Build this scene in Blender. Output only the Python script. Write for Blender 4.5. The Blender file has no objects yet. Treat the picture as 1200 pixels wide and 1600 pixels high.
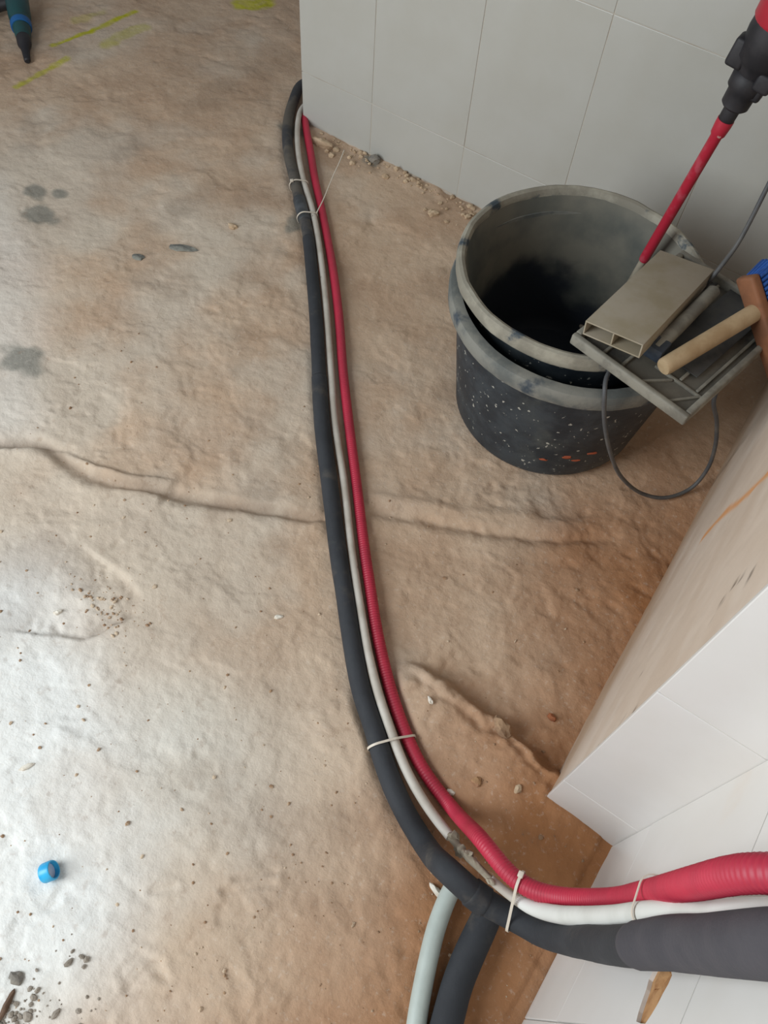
import bpy, bmesh, math, random
import numpy as np
from mathutils import Vector, Matrix

S = bpy.context.scene
COL = S.collection
random.seed(7)

# ------------------------------------------------------------------ camera
cam_data = bpy.data.cameras.new('camera')
cam = bpy.data.objects.new('camera', cam_data)
COL.objects.link(cam)
cam_data.sensor_fit = 'HORIZONTAL'
cam_data.sensor_width = 36.0
cam_data.lens = 37.5
cam_data.clip_start = 0.02
cam.matrix_world = Matrix(((0.818781, -0.512002, 0.259714, 0.0), (0.571507, 0.683908, -0.453487, 0.0), (0.054565, 0.519735, 0.852583, 1.46), (0.0, 0.0, 0.0, 1.0)))
S.camera = cam

# ------------------------------------------------------------------ light
world = bpy.data.worlds.new('sky')
S.world = world
world.use_nodes = True
bg = world.node_tree.nodes['Background']
bg.inputs[0].default_value = (0.90, 0.95, 1.0, 1)
bg.inputs[1].default_value = 0.22

def area(name, loc, target, sx, sy, power, color):
    d = bpy.data.lights.new(name, 'AREA')
    d.shape = 'RECTANGLE'; d.size = sx; d.size_y = sy
    d.energy = power; d.color = color
    o = bpy.data.objects.new(name, d); COL.objects.link(o)
    o.location = loc
    o.rotation_euler = (Vector(target) - Vector(loc)).to_track_quat('-Z', 'Y').to_euler()
    return o
# daylight through the balcony door to the left of the photographer
area('daylight_door', (-1.75, -1.35, 1.55), (-0.1, 0.5, 0.0), 1.4, 2.1, 82, (0.90, 0.96, 1.0))

S.view_settings.view_transform = 'Standard'
S.view_settings.look = 'None'
S.view_settings.exposure = 0.0
S.view_settings.gamma = 1.0
S.view_settings.use_curve_mapping = False

# ------------------------------------------------------------------ noise
def _lat(ix, iy, seed):
    h = (ix.astype(np.int64) * 374761393 + iy.astype(np.int64) * 668265263 + seed * 982451653) & 0xFFFFFFFF
    h = ((h ^ (h >> 13)) * 1274126177) & 0xFFFFFFFF
    h = h ^ (h >> 16)
    return (h & 0xFFFF) / 65535.0
def vnoise(x, y, seed=0):
    x = np.asarray(x, float); y = np.asarray(y, float)
    ix = np.floor(x); iy = np.floor(y)
    fx = x - ix; fy = y - iy
    fx = fx * fx * (3 - 2 * fx); fy = fy * fy * (3 - 2 * fy)
    a = _lat(ix, iy, seed); b = _lat(ix + 1, iy, seed)
    c = _lat(ix, iy + 1, seed); d = _lat(ix + 1, iy + 1, seed)
    return (a * (1 - fx) + b * fx) * (1 - fy) + (c * (1 - fx) + d * fx) * fy
def fbm(x, y, seed=0, octv=4):
    t = 0; a = 0.5; s = 0
    for k in range(octv):
        t = t + a * vnoise(x * 2 ** k + 17.3 * k, y * 2 ** k - 9.1 * k, seed + k)
        s += a; a *= 0.5
    return t / s
def sst(a, b, v):
    t = np.clip((v - a) / (b - a), 0, 1)
    return t * t * (3 - 2 * t)
def segdist(x, y, pts):
    """distance to a polyline and signed side (left > 0)"""
    best = np.full(np.shape(x), 1e9); side = np.zeros(np.shape(x))
    for (ax, ay), (bx, by) in zip(pts[:-1], pts[1:]):
        dx, dy = bx - ax, by - ay
        t = np.clip(((x - ax) * dx + (y - ay) * dy) / (dx * dx + dy * dy), 0, 1)
        qx, qy = x - ax - t * dx, y - ay - t * dy
        d = np.hypot(qx, qy)
        m = d < best
        best = np.where(m, d, best)
        side = np.where(m, np.sign(dx * qy - dy * qx), side)
    return best, side

# ------------------------------------------------------------------ materials
def nodes_of(name):
    m = bpy.data.materials.new(name); m.use_nodes = True
    nt = m.node_tree
    return m, nt, nt.nodes['Principled BSDF']
def rgb(h):
    v = [int(h[i:i + 2], 16) / 255 for i in (0, 2, 4)]
    return tuple([(c / 12.92 if c <= 0.04045 else ((c + 0.055) / 1.055) ** 2.4) for c in v] + [1.0])
def mat(name, base, other=None, scale=8.0, lo=0.4, hi=0.6, rough=0.6, bump=0.0, bscale=120.0, metal=0.0, fleck=None, fscale=60, fcut=0.72, third=None, tscale=3.0, tlo=.5, thi=.65, bdist=.002):
    m, nt, b = nodes_of(name)
    N = nt.nodes; L = nt.links
    b.inputs['Roughness'].default_value = rough
    b.inputs['Metallic'].default_value = metal
    tc = N.new('ShaderNodeTexCoord')
    cur = None
    def noise(sc, det=5):
        n = N.new('ShaderNodeTexNoise'); n.inputs['Scale'].default_value = sc; n.inputs['Detail'].default_value = det
        n.inputs['Roughness'].default_value = .6
        L.new(tc.outputs['Object'], n.inputs['Vector']); return n.outputs['Fac']
    def mix(fac, c1, c2):
        x = N.new('ShaderNodeMix'); x.data_type = 'RGBA'
        L.new(fac, x.inputs[0])
        for s, c in ((x.inputs[6], c1), (x.inputs[7], c2)):
            if isinstance(c, tuple): s.default_value = c
            else: L.new(c, s)
        return x.outputs[2]
    def ramp(fac, a, c):
        r = N.new('ShaderNodeMapRange'); r.interpolation_type = 'SMOOTHSTEP'
        r.inputs['From Min'].default_value = a; r.inputs['From Max'].default_value = c
        L.new(fac, r.inputs['Value']); return r.outputs['Result']
    cur = rgb(base)
    if other: cur = mix(ramp(noise(scale), lo, hi), cur, rgb(other))
    if third: cur = mix(ramp(noise(tscale), tlo, thi), cur, rgb(third))
    if fleck: cur = mix(ramp(noise(fscale, 2), fcut, fcut + .04), cur, rgb(fleck))
    if isinstance(cur, tuple): b.inputs['Base Color'].default_value = cur
    else: L.new(cur, b.inputs['Base Color'])
    if bump:
        bp = N.new('ShaderNodeBump'); bp.inputs['Strength'].default_value = bump; bp.inputs['Distance'].default_value = bdist
        L.new(noise(bscale), bp.inputs['Height']); L.new(bp.outputs['Normal'], b.inputs['Normal'])
    return m
def attr_mat(name, layers, base, base2, bscale, rough, bump, bumpscale, fine=None):
    """base mottling, then (attribute, colour) layers measured on the mesh itself"""
    m, nt, b = nodes_of(name)
    N = nt.nodes; L = nt.links
    b.inputs['Roughness'].default_value = rough
    b.inputs['Specular IOR Level'].default_value = .25
    tc = N.new('ShaderNodeTexCoord')
    def noise(sc, det=6):
        n = N.new('ShaderNodeTexNoise'); n.inputs['Scale'].default_value = sc; n.inputs['Detail'].default_value = det
        n.inputs['Roughness'].default_value = .62
        L.new(tc.outputs['Object'], n.inputs['Vector']); return n.outputs['Fac']
    def ramp(fac, a, c):
        r = N.new('ShaderNodeMapRange'); r.interpolation_type = 'SMOOTHSTEP'
        r.inputs['From Min'].default_value = a; r.inputs['From Max'].default_value = c
        L.new(fac, r.inputs['Value']); return r.outputs['Result']
    def mix(fac, c1, c2, mode='MIX'):
        x = N.new('ShaderNodeMix'); x.data_type = 'RGBA'; x.blend_type = mode
        if isinstance(fac, float): x.inputs[0].default_value = fac
        else: L.new(fac, x.inputs[0])
        for s, c in ((x.inputs[6], c1), (x.inputs[7], c2)):
            if isinstance(c, tuple): s.default_value = c
            else: L.new(c, s)
        return x.outputs[2]
    cur = mix(ramp(noise(bscale), .35, .65), rgb(base), rgb(base2))
    for at, colr in layers:
        a = N.new('ShaderNodeAttribute'); a.attribute_name = at
        cur = mix(a.outputs['Fac'], cur, rgb(colr))
    if fine:
        cur = mix(ramp(noise(fine[0], 3), .56, .74), cur, mix(fine[2], cur, rgb(fine[1])))
        cur = mix(ramp(noise(fine[0] * .37, 4), .58, .72), cur, mix(fine[2], cur, rgb(fine[3])))
    L.new(cur, b.inputs['Base Color'])
    bp = N.new('ShaderNodeBump'); bp.inputs['Strength'].default_value = bump; bp.inputs['Distance'].default_value = .005
    L.new(noise(bumpscale, 8), bp.inputs['Height']); L.new(bp.outputs['Normal'], b.inputs['Normal'])
    return m

M = {}
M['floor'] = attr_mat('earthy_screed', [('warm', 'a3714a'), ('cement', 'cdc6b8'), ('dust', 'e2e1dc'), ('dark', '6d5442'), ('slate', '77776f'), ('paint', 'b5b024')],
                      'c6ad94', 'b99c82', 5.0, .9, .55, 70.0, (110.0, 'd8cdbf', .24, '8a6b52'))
M['plaster'] = attr_mat('stained_plaster', [('grime', 'a5886c'), ('scuff', '5c4c40'), ('orange', 'd08c4c'), ('pale', 'e6ded4')],
                        'cbb9a8', 'c5b2a0', 6.0, .8, .12, 40.0)
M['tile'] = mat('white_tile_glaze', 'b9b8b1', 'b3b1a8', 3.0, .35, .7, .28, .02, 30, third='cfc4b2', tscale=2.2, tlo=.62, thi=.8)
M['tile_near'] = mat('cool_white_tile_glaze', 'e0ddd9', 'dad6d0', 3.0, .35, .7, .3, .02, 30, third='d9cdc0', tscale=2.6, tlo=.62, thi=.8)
M['grout'] = mat('grey_grout', 'bdb5a8', 'a99b89', 7, .45, .7, .9)
M['brick'] = mat('broken_brick', '95683f', 'b58a5e', 30, .4, .6, .9, .8, 60)
M['tub'] = mat('mortar_stained_black_plastic', '20282f', '353d43', 14, .4, .65, .55, .25, 90, fleck='aaa99f', fscale=75, fcut=.665, third='4d5250', tscale=6, tlo=.55, thi=.75)
M['tub_rim'] = mat('mortar_caked_rim', 'a19c8d', '858073', 16, .35, .6, .85, .5, 80, third='3f4a52', tscale=13, tlo=.56, thi=.66)
M['tub_flange'] = mat('mortar_dusted_flange', '7f7e76', '5f625f', 12, .4, .62, .8, .4, 80, third='36404a', tscale=9, tlo=.56, thi=.68)
M['mortar'] = mat('dry_mortar', 'a09684', '877c6b', 30, .4, .6, .95, .6, 90)
M['orange_splat'] = mat('orange_splash', '9a4a2c', None, rough=.7)
M['foam_dusty'] = mat('dusty_foam', '5a544c', '3a3a3c', 14, .4, .6, .85, .3, 150)
M['foam'] = mat('black_foam', '2a2c30', '323438', 9, .4, .62, .8, .3, 160, third='4a4642', tscale=14, tlo=.56, thi=.74)
M['foam_near'] = mat('grey_black_foam', '3f3d42', '474448', 12, .4, .62, .9, .35, 180)
M['tape'] = mat('grey_tape', '4d5054', '3a3d40', 20, .4, .6, .6, .3, 120)
M['red'] = mat('red_corrugated_plastic', 'b92c44', 'ab2a40', 10, .4, .65, .5, third='a8263a', tscale=5, tlo=.55, thi=.75)
M['grey_pipe'] = mat('dusty_grey_plastic', 'c6bfb4', 'b5ac9f', 12, .4, .62, .6, .15, 120, fleck='6f675c', fscale=70, fcut=.7)
M['white_pipe'] = mat('white_plastic', 'dcdcd6', 'cfcfc8', 9, .45, .7, .5)
M['pale_pipe'] = mat('pale_grey_green_plastic', 'b9c2bb', 'aab2ab', 9, .4, .7, .5, .1, 100)
M['tie'] = mat('off_white_nylon', 'd6cbbb', None, rough=.5)
M['tray'] = mat('dusty_dark_grey_plastic', '5f5b52', '716c61', 14, .4, .62, .75, .3, 90, third='3f3e3b', tscale=7, tlo=.52, thi=.68)
M['tray_rim'] = mat('mortar_smeared_grey_plastic', '8a867a', '706c62', 20, .4, .62, .75, .3, 90)
M['duct'] = mat('dusty_beige_plastic', '9d9382', '91866f', 9, .4, .65, .65, .08, 60)
M['duct_in'] = mat('shaded_inner_duct_plastic', '7d7566', None, rough=.8)
M['handle_wood'] = mat('pale_turned_wood', 'b39b79', 'a08562', 16, .4, .65, .7, .1, 80)
M['block_wood'] = mat('orange_brown_wood', '8a5a3c', '744c34', 14, .4, .62, .7, .2, 80)
M['bristle'] = mat('blue_bristles', '2458a8', '1b4486', 30, .4, .6, .6)
M['steel'] = mat('dull_steel', '8a8880', '6e6c66', 25, .4, .6, .45, .1, 60, metal=.6)
M['blade'] = mat('mortar_dulled_steel', '35373a', '4a4a48', 18, .4, .65, .55)
M['tool_plastic'] = mat('blue_black_plastic', '2d3540', '3d4651', 20, .4, .62, .5)
M['mixer_red'] = mat('red_tool_plastic', 'b02234', 'a02232', 6, .4, .65, .45)
M['shaft_red'] = mat('scratched_red_steel', 'b02438', 'b84a58', 22, .52, .66, .5, fleck='c9a09a', fscale=40, fcut=.7)
M['rubber'] = mat('black_rubber', '1d1c20', '2a282b', 20, .4, .6, .6, .1, 100)
M['cord'] = mat('dark_grey_rubber', '4a4b4d', '5c5a57', 18, .4, .62, .6)
M['teal'] = mat('teal_tool_plastic', '1d4a4c', '234040', 12, .4, .6, .5)
M['blue_band'] = mat('blue_tool_plastic', '1a5a94', None, rough=.45)
M['cap'] = mat('bright_blue_plastic', '2aa3d8', '38b4e6', 30, .4, .6, .35)
M['cap_in'] = mat('pale_cap_liner', 'b9c6dc', None, rough=.5)
def stone(h, h2=None): return mat('stone_' + h, h, h2 or h, 40, .4, .6, .9, .5, 120)
M['st_white'] = stone('e2dccf', 'd2c8b8'); M['st_tan'] = stone('b58e68', 'a0785a'); M['st_slate'] = stone('6c6c66', '8a8980')
M['st_grey'] = stone('76716a', '8d867b'); M['st_red'] = stone('a0623f', '8e5638'); M['st_pale'] = stone('c9b193', 'b59b7e'); M['gravel'] = stone('c9b59c', '96775b')
M['rubble'] = stone('9a9084', '857b6f')
M['crumb'] = stone('a98a6c', '8f7258')
M['stick'] = stone('5b4536', '6b5443')

# ------------------------------------------------------------------ mesh helpers
def link(name, bm, m, parent=None, smooth=True):
    me = bpy.data.meshes.new(name); bm.to_mesh(me); bm.free()
    if smooth:
        for p in me.polygons: p.use_smooth = True
        try: me.set_sharp_from_angle(angle=math.radians(40))
        except Exception: pass
    me.materials.append(m)
    o = bpy.data.objects.new(name, me); COL.objects.link(o)
    if parent is not None: o.parent = parent
    return o
def tag(o, label=None, cat=None, group=None, kind=None):
    if label: o['label'] = label
    if cat: o['category'] = cat
    if group: o['group'] = group
    if kind: o['kind'] = kind
    return o
def thing(name, label, cat, loc=(0, 0, 0), group=None):
    o = bpy.data.objects.new(name, None); COL.objects.link(o)
    o.location = loc; o.empty_display_size = .05
    return tag(o, label, cat, group)
def frame(z, x=None):
    z = Vector(z).normalized()
    x = Vector(x) if x is not None else (Vector((1, 0, 0)) if abs(z.x) < .8 else Vector((0, 1, 0)))
    y = z.cross(x).normalized(); x = y.cross(z).normalized()
    return x, y, z
def add_box(bm, c, ax, ay, az, sx, sy, sz, bev=0.0, seg=2):
    c = Vector(c); ax, ay, az = Vector(ax), Vector(ay), Vector(az)
    vs = []
    for k in (-1, 1):
        for j in (-1, 1):
            for i in (-1, 1):
                vs.append(bm.verts.new(c + ax * (i * sx / 2) + ay * (j * sy / 2) + az * (k * sz / 2)))
    fs = [bm.faces.new([vs[i] for i in q]) for q in ((0, 2, 3, 1), (4, 5, 7, 6), (0, 1, 5, 4), (2, 6, 7, 3), (0, 4, 6, 2), (1, 3, 7, 5))]
    bmesh.ops.recalc_face_normals(bm, faces=fs)
    if bev:
        es = list({e for f_ in fs for e in f_.edges})
        bmesh.ops.bevel(bm, geom=es, offset=bev, segments=seg, affect='EDGES', profile=.5)
def cyl_rings(bm, rings, n=24, cap0=True, cap1=True):
    """rings: list of (centre, x, y, rx, ry)"""
    prev = None; first = None
    for c, x, y, rx, ry in rings:
        c = Vector(c)
        cur = [bm.verts.new(c + x * (rx * math.cos(2 * math.pi * k / n)) + y * (ry * math.sin(2 * math.pi * k / n))) for k in range(n)]
        if prev:
            for k in range(n):
                bm.faces.new((prev[k], prev[(k + 1) % n], cur[(k + 1) % n], cur[k]))
        else: first = cur
        prev = cur
    if cap0: bm.faces.new(list(reversed(first)))
    if cap1: bm.faces.new(prev)
def add_cyl(bm, a, b, prof, n=24, sq=1.0):
    """prof: (t along a->b, radius)"""
    a = Vector(a); b = Vector(b)
    x, y, z = frame(b - a)
    cyl_rings(bm, [(a.lerp(b, t), x, y, r, r * sq) for t, r in prof], n)
def catmull(pts, step):
    P = [np.array(p, float) for p in pts]
    out = []
    n = len(P)
    for i in range(n - 1):
        p0 = P[i - 1] if i > 0 else 2 * P[0] - P[1]
        p3 = P[i + 2] if i + 2 < n else 2 * P[-1] - P[-2]
        p1, p2 = P[i], P[i + 1]
        def tj(ti, a, b): return ti + max(np.linalg.norm((b - a)[:3]), 1e-5) ** .5
        t0 = 0; t1 = tj(t0, p0, p1); t2 = tj(t1, p1, p2); t3 = tj(t2, p2, p3)
        for t in np.linspace(t1, t2, 24, endpoint=False):
            A1 = (t1 - t) / (t1 - t0) * p0 + (t - t0) / (t1 - t0) * p1
            A2 = (t2 - t) / (t2 - t1) * p1 + (t - t1) / (t2 - t1) * p2
            A3 = (t3 - t) / (t3 - t2) * p2 + (t - t2) / (t3 - t2) * p3
            B1 = (t2 - t) / (t2 - t0) * A1 + (t - t0) / (t2 - t0) * A2
            B2 = (t3 - t) / (t3 - t1) * A2 + (t - t1) / (t3 - t1) * A3
            out.append((t2 - t) / (t2 - t1) * B1 + (t - t1) / (t2 - t1) * B2)
    out.append(P[-1])
    out = np.array(out)
    s = np.r_[0, np.cumsum(np.linalg.norm(np.diff(out[:, :3], axis=0), axis=1))]
    q = np.arange(0, s[-1], step)
    return np.stack([np.interp(q, s, out[:, k]) for k in range(out.shape[1])], 1), q
def smooth_path(C3, k):
    C3 = C3.copy()
    for _ in range(k): C3[1:-1] = .25 * C3[:-2] + .5 * C3[1:-1] + .25 * C3[2:]
    return C3
def tube(name, C3, rad, m, parent=None, n=20, rib=None, wob=0.0, seed=1, round_ends=False):
    """C3: (k,3) centres; rad: (k,) radii"""
    k = len(C3)
    T = np.gradient(C3, axis=0); T /= np.linalg.norm(T, axis=1)[:, None]
    X = np.zeros_like(T)
    up = np.array([0, 0, 1.]) if abs(T[0][2]) < .9 else np.array([1., 0, 0])
    x = np.cross(up, T[0]); x /= np.linalg.norm(x)
    for i in range(k):
        x = x - T[i] * (x @ T[i]); x /= np.linalg.norm(x); X[i] = x
    Y = np.cross(T, X)
    th = np.linspace(0, 2 * np.pi, n, endpoint=False)
    r = np.array(rad, float)
    R = np.repeat(r[:, None], n, 1)
    if wob:
        ss = np.arange(k)[:, None] * .06; tt = np.cos(th)[None, :] * 1.3 + 5; uu = np.sin(th)[None, :] * 1.3
        R = R * (1 + wob * (fbm(ss + tt, uu + ss * .3, seed, 3) - .5))
    if round_ends:
        R[0] *= .8; R[-1] *= .8
    V = C3[:, None, :] + R[..., None] * (np.cos(th)[None, :, None] * X[:, None, :] + np.sin(th)[None, :, None] * Y[:, None, :])
    V = V.reshape(-1, 3)
    i = np.arange(k - 1)[:, None] * n; j = np.arange(n)[None, :]; j2 = (j + 1) % n
    Fq = np.stack([i + j, i + j2, i + n + j2, i + n + j], -1).reshape(-1, 4)
    me = bpy.data.meshes.new(name)
    faces = Fq.tolist() + [list(range(n))[::-1], list(range((k - 1) * n, k * n))]
    me.from_pydata(V.tolist(), [], faces)
    for p in me.polygons: p.use_smooth = True
    me.polygons[-1].use_smooth = False; me.polygons[-2].use_smooth = False
    me.materials.append(m)
    o = bpy.data.objects.new(name, me); COL.objects.link(o)
    if parent is not None: o.parent = parent
    return o
def lump_bm(bm, c, sx, sy, sz, rz=0.0, rough=.25, seed=0, sub=2):
    rng = random.Random(seed)
    r = bmesh.ops.create_icosphere(bm, subdivisions=sub, radius=1.0)
    ph = [rng.uniform(0, 6.28) for _ in range(6)]
    cr, sr = math.cos(rz), math.sin(rz)
    for v in r['verts']:
        p = v.co
        k = 1 + rough * (math.sin(2.3 * p.x + ph[0]) * math.sin(2.9 * p.y + ph[1]) + .6 * math.sin(4.7 * p.z + ph[2] + 3 * p.x) + .5 * math.sin(6 * p.y + ph[3]) * math.sin(5 * p.x + ph[4]))
        k += rng.uniform(-1, 1) * rough * .35
        x, y, z = p.x * k * sx, p.y * k * sy, p.z * k * sz
        v.co = Vector((c[0] + x * cr - y * sr, c[1] + x * sr + y * cr, c[2] + z))

# ------------------------------------------------------------------ floor
groove = [(-1.2905, 0.3725), (-1.2203, 0.4172), (-1.1573, 0.465), (-1.11, 0.4706), (-1.0545, 0.4679), (-0.999, 0.466), (-0.9229, 0.5027), (-0.793, 0.5597), (-0.6664, 0.6186), (-0.541, 0.6887)]
groove2 = [(-0.4612, 0.7642), (-0.3935, 0.7989), (-0.3408, 0.8185), (-0.2182, 0.8805), (-0.1094, 0.9382), (-0.0087, 1.0269)]
ridge = [(-0.4763, 0.7975), (-0.4125, 0.827), (-0.3121, 0.8759), (-0.2178, 0.9344), (-0.1434, 0.9719), (-0.0483, 1.029)]
slab = [(-0.3295, 0.5236), (-0.2698, 0.526), (-0.2113, 0.5283), (-0.1237, 0.529), (-0.0178, 0.5299), (0.0216, 0.5216), (0.1287, 0.5105)]
slab2 = [(-0.1934, 0.5017), (-0.1168, 0.4957), (-0.0475, 0.4981), (0.0179, 0.5044), (0.1343, 0.483)]
dent = [(-0.8139, 0.1604), (-0.7772, 0.1824), (-0.7367, 0.1959), (-0.717, 0.2314), (-0.7018, 0.2672), (-0.6933, 0.2985), (-0.7142, 0.3308), (-0.7649, 0.3406), (-0.8137, 0.3403)]
step_l = [(-1.2045, 0.4032), (-1.1499, 0.4619), (-1.0949, 0.4841), (-1.0074, 0.4929), (-0.9109, 0.5386)]
treads = [[(-0.2912, -0.1596), (-0.2838, -0.1223), (-0.2518, -0.116)], [(-0.2791, -0.1637), (-0.2731, -0.1278), (-0.2391, -0.121)], [(-0.2674, -0.1702), (-0.2609, -0.132), (-0.2271, -0.1253)], [(-0.3319, -0.0485), (-0.3083, -0.0225)], [(-0.2317, 0.0447), (-0.1881, 0.0911)], [(-0.2381, 0.0201), (-0.1813, 0.0744)]]
yellow = [([(-2.2824, 1.5683), (-2.2548, 1.6959), (-2.2316, 1.8822)], 0.012, 1.0), ([(-2.1631, 1.6757), (-2.1501, 1.8273)], 0.03, 0.45), ([(-2.1976, 1.3456), (-2.2, 1.4416), (-2.1943, 1.5387)], 0.013, 0.75), ([(-2.3327, 1.7153), (-2.3075, 1.8053)], 0.02, 0.3), ([(-2.0244, 2.1618), (-1.9707, 2.1756), (-1.9485, 2.2172)], 0.035, 1.0)]
slates = [((-1.7942, 1.0437), 0.04, 0.03), ((-1.7415, 1.0795), 0.025, 0.02), ((-1.7189, 0.9857), 0.05, 0.035), ((-1.164, 1.7416), 0.03, 0.03), ((-0.9526, 2.0842), 0.03, 0.02), ((-1.4287, 1.7016), 0.05, 0.03), ((-1.1539, 1.3906), 0.03, 0.06), ((-1.3731, 0.6086), 0.07, 0.05)]
run_b = [(-1.5299, 1.8978), (-1.4944, 1.7955), (-1.4279, 1.6839), (-1.3495, 1.5912), (-1.2648, 1.5117), (-1.1744, 1.4264), (-1.1068, 1.3647), (-1.0078, 1.2556), (-0.8887, 1.1189), (-0.7896, 0.9994), (-0.6859, 0.8754), (-0.5681, 0.7486), (-0.4613, 0.6336), (-0.361, 0.5311), (-0.3047, 0.4739), (-0.249, 0.4215), (-0.1884, 0.377), (-0.1326, 0.3333), (-0.0731, 0.2961), (-0.0079, 0.2677), (0.0505, 0.2336), (0.1099, 0.232)]
run_r = [(-1.458, 1.8), (-1.4217, 1.7583), (-1.3805, 1.7146), (-1.3059, 1.638), (-1.226, 1.5535), (-1.1372, 1.4665), (-1.0726, 1.4012), (-0.9689, 1.2943), (-0.8475, 1.1584), (-0.748, 1.0383), (-0.6407, 0.9162), (-0.5245, 0.7868), (-0.4195, 0.6688), (-0.3496, 0.5943), (-0.3215, 0.5634), (-0.264, 0.5066), (-0.2061, 0.4551), (-0.1458, 0.4099), (-0.0813, 0.3719), (-0.0044, 0.3466), (0.0672, 0.2939), (0.1065, 0.2777)]
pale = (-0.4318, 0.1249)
def floor_fields(x, y):
    wx = x + .02 * (fbm(x * 14, y * 14, 31, 3) - .5); wy = y + .02 * (fbm(x * 14 + 40, y * 14, 32, 3) - .5)
    n1 = fbm(x * 3, y * 3, 1, 4) - .5
    n2 = fbm(x * 16, y * 16, 5, 4) - .5
    n3 = fbm(x * 60, y * 60, 9, 3) - .5
    z = .010 * n1 + .0045 * n2 + .0027 * n3
    # flaking skin of the screed: low terraces with ragged edges, pits and lumps
    fl1 = fbm(wx * 5.5, wy * 5.5, 101, 5); fl2 = fbm(wx * 13, wy * 13, 111, 4)
    rough = .25 + .75 * sst(.45, .65, fbm(x * 2.1 + 5, y * 2.1, 151, 3))
    z += .0022 * sst(.52, .55, fl1) + .0018 * sst(.43, .46, fl1) + rough * (.0014 * sst(.56, .60, fl2) - .0016 * sst(.41, .37, fl2))
    z -= .003 * sst(.84, .95, vnoise(wx * 31, wy * 31, 121)) * rough
    d, s = segdist(wx, wy, groove)
    wv = .6 + .8 * fbm(x * 9, y * 9, 77, 2)
    z -= .016 * np.exp(-(d / (.012 * wv)) ** 2)
    z += .003 * np.exp(-(d / .05) ** 2)
    d, s = segdist(wx, wy, groove2)
    z -= (.008 * np.exp(-(d / (.012 * wv)) ** 2) - .003 * np.exp(-((d - .03) / .02) ** 2)) * sst(.06, -.12, x)
    d, s = segdist(wx, wy, ridge)
    z += .0035 * np.exp(-(d / .014) ** 2) * sst(.0, -.15, x) * (.4 + 1.2 * fbm(x * 12, y * 12, 78, 2))
    rx = x + .035 * (fbm(x * 22, y * 22, 141, 3) - .5); ry = y + .035 * (fbm(x * 22 + 9, y * 22, 142, 3) - .5)
    d, s = segdist(rx, ry, slab)
    w = np.exp(-(d / .30) ** 4)
    hi = sst(-.012, .012, -s * d)                    # near side of the edge stands proud
    gate = sst(-.22, -.14, x + .5 * (.55 - y))
    z += gate * (.024 * hi * np.exp(-(d / .17) ** 2) - .012 * (1 - hi) * np.exp(-(d / .16) ** 2))
    d2, s2 = segdist(rx, ry, slab2)
    z += gate * .012 * n3 * np.exp(-(d / .05) ** 2) + gate * .016 * n2 * np.exp(-(d / .12) ** 2)
    z -= gate * .007 * np.exp(-(d2 / .008) ** 2) * (.3 + 1.2 * fbm(x * 15, y * 15, 143, 2))
    d, s = segdist(wx, wy, dent)
    ins = sst(-.004, .010, s * d) * np.exp(-(d / .06) ** 2)
    z -= ins * (.009 + .008 * n3 * 2)
    d, s = segdist(wx, wy, step_l)
    z += .010 * sst(-.004, .006, -s * d) * np.exp(-(d / .05) ** 2)
    for t in treads:
        d, s = segdist(x, y, t); z -= .0035 * np.exp(-(d / .0055) ** 2) - .0015 * np.exp(-((d - .011) / .006) ** 2)
    # footing of the tiled walls: a ragged strip of broken screed
    foot = sst(.10, .0, np.abs(y - 1.76)) * (x > -1.45) * (x < .2)
    z += foot * (.022 * (fbm(x * 22, y * 22, 55, 3) - .55))
    z = np.where((x > .235) & (y < .47), z - .004, z)
    # the screed lies flat where the pipes run
    dp, s = segdist(x, y, run_b)
    w = np.exp(-(dp / .022) ** 4)
    dp, s = segdist(x, y, run_r)
    w = np.maximum(w, np.exp(-(dp / .019) ** 4))
    z = z * (1 - w) + np.minimum(z, .001) * w
    f = {}
    d, s = segdist(x, y, groove)
    big = fbm(x * 1.6 + 3, y * 1.6, 61, 4); mid = fbm(x * 5, y * 5, 64, 4)
    lx = sst(-.15, -.75, x + .18 * y * 0 + .35 * (big - .5))
    f['warm'] = np.clip(sst(-.25, .12, x + .45 * (big - .5)) * sst(1.7, .9, y) * (.5 + .75 * mid), 0, 1)
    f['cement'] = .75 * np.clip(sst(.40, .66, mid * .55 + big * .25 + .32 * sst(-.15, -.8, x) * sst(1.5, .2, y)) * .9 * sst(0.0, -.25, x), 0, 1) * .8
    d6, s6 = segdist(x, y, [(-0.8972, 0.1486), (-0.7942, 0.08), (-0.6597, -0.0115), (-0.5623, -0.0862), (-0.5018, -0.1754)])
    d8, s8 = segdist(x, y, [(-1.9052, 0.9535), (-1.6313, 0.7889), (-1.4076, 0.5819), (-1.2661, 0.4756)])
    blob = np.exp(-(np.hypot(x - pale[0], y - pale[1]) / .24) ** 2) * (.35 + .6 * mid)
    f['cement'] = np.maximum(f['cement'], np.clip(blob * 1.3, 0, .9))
    f['dust'] = np.clip(sst(.24, .0, d6 + .10 * (mid - .5)) * .8 + sst(-.1, -.5, x) * sst(.35, -.1, y) * .8 * sst(.25, .62, mid) + .4 * sst(.16, .0, d8 + .12 * (mid - .5)), 0, 1)  # pale dusty floor, with the soft left-edge daylight patch painted in
    d7, s7 = segdist(x, y, dent)
    ins7 = sst(-.004, .010, s7 * d7) * np.exp(-(d7 / .045) ** 2)
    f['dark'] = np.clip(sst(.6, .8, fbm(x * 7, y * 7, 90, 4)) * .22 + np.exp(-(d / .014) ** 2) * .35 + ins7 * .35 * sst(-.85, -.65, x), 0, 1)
    sl = np.zeros_like(x)
    for (cx, cy), a, b in slates:
        sl = np.maximum(sl, sst(1.15, .6, np.hypot((x - cx) / a, (y - cy) / b) + 1.2 * (fbm(x * 20, y * 20, 71, 3) - .5)) * .75)
    f['slate'] = sl
    ye = np.zeros_like(x)
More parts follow.
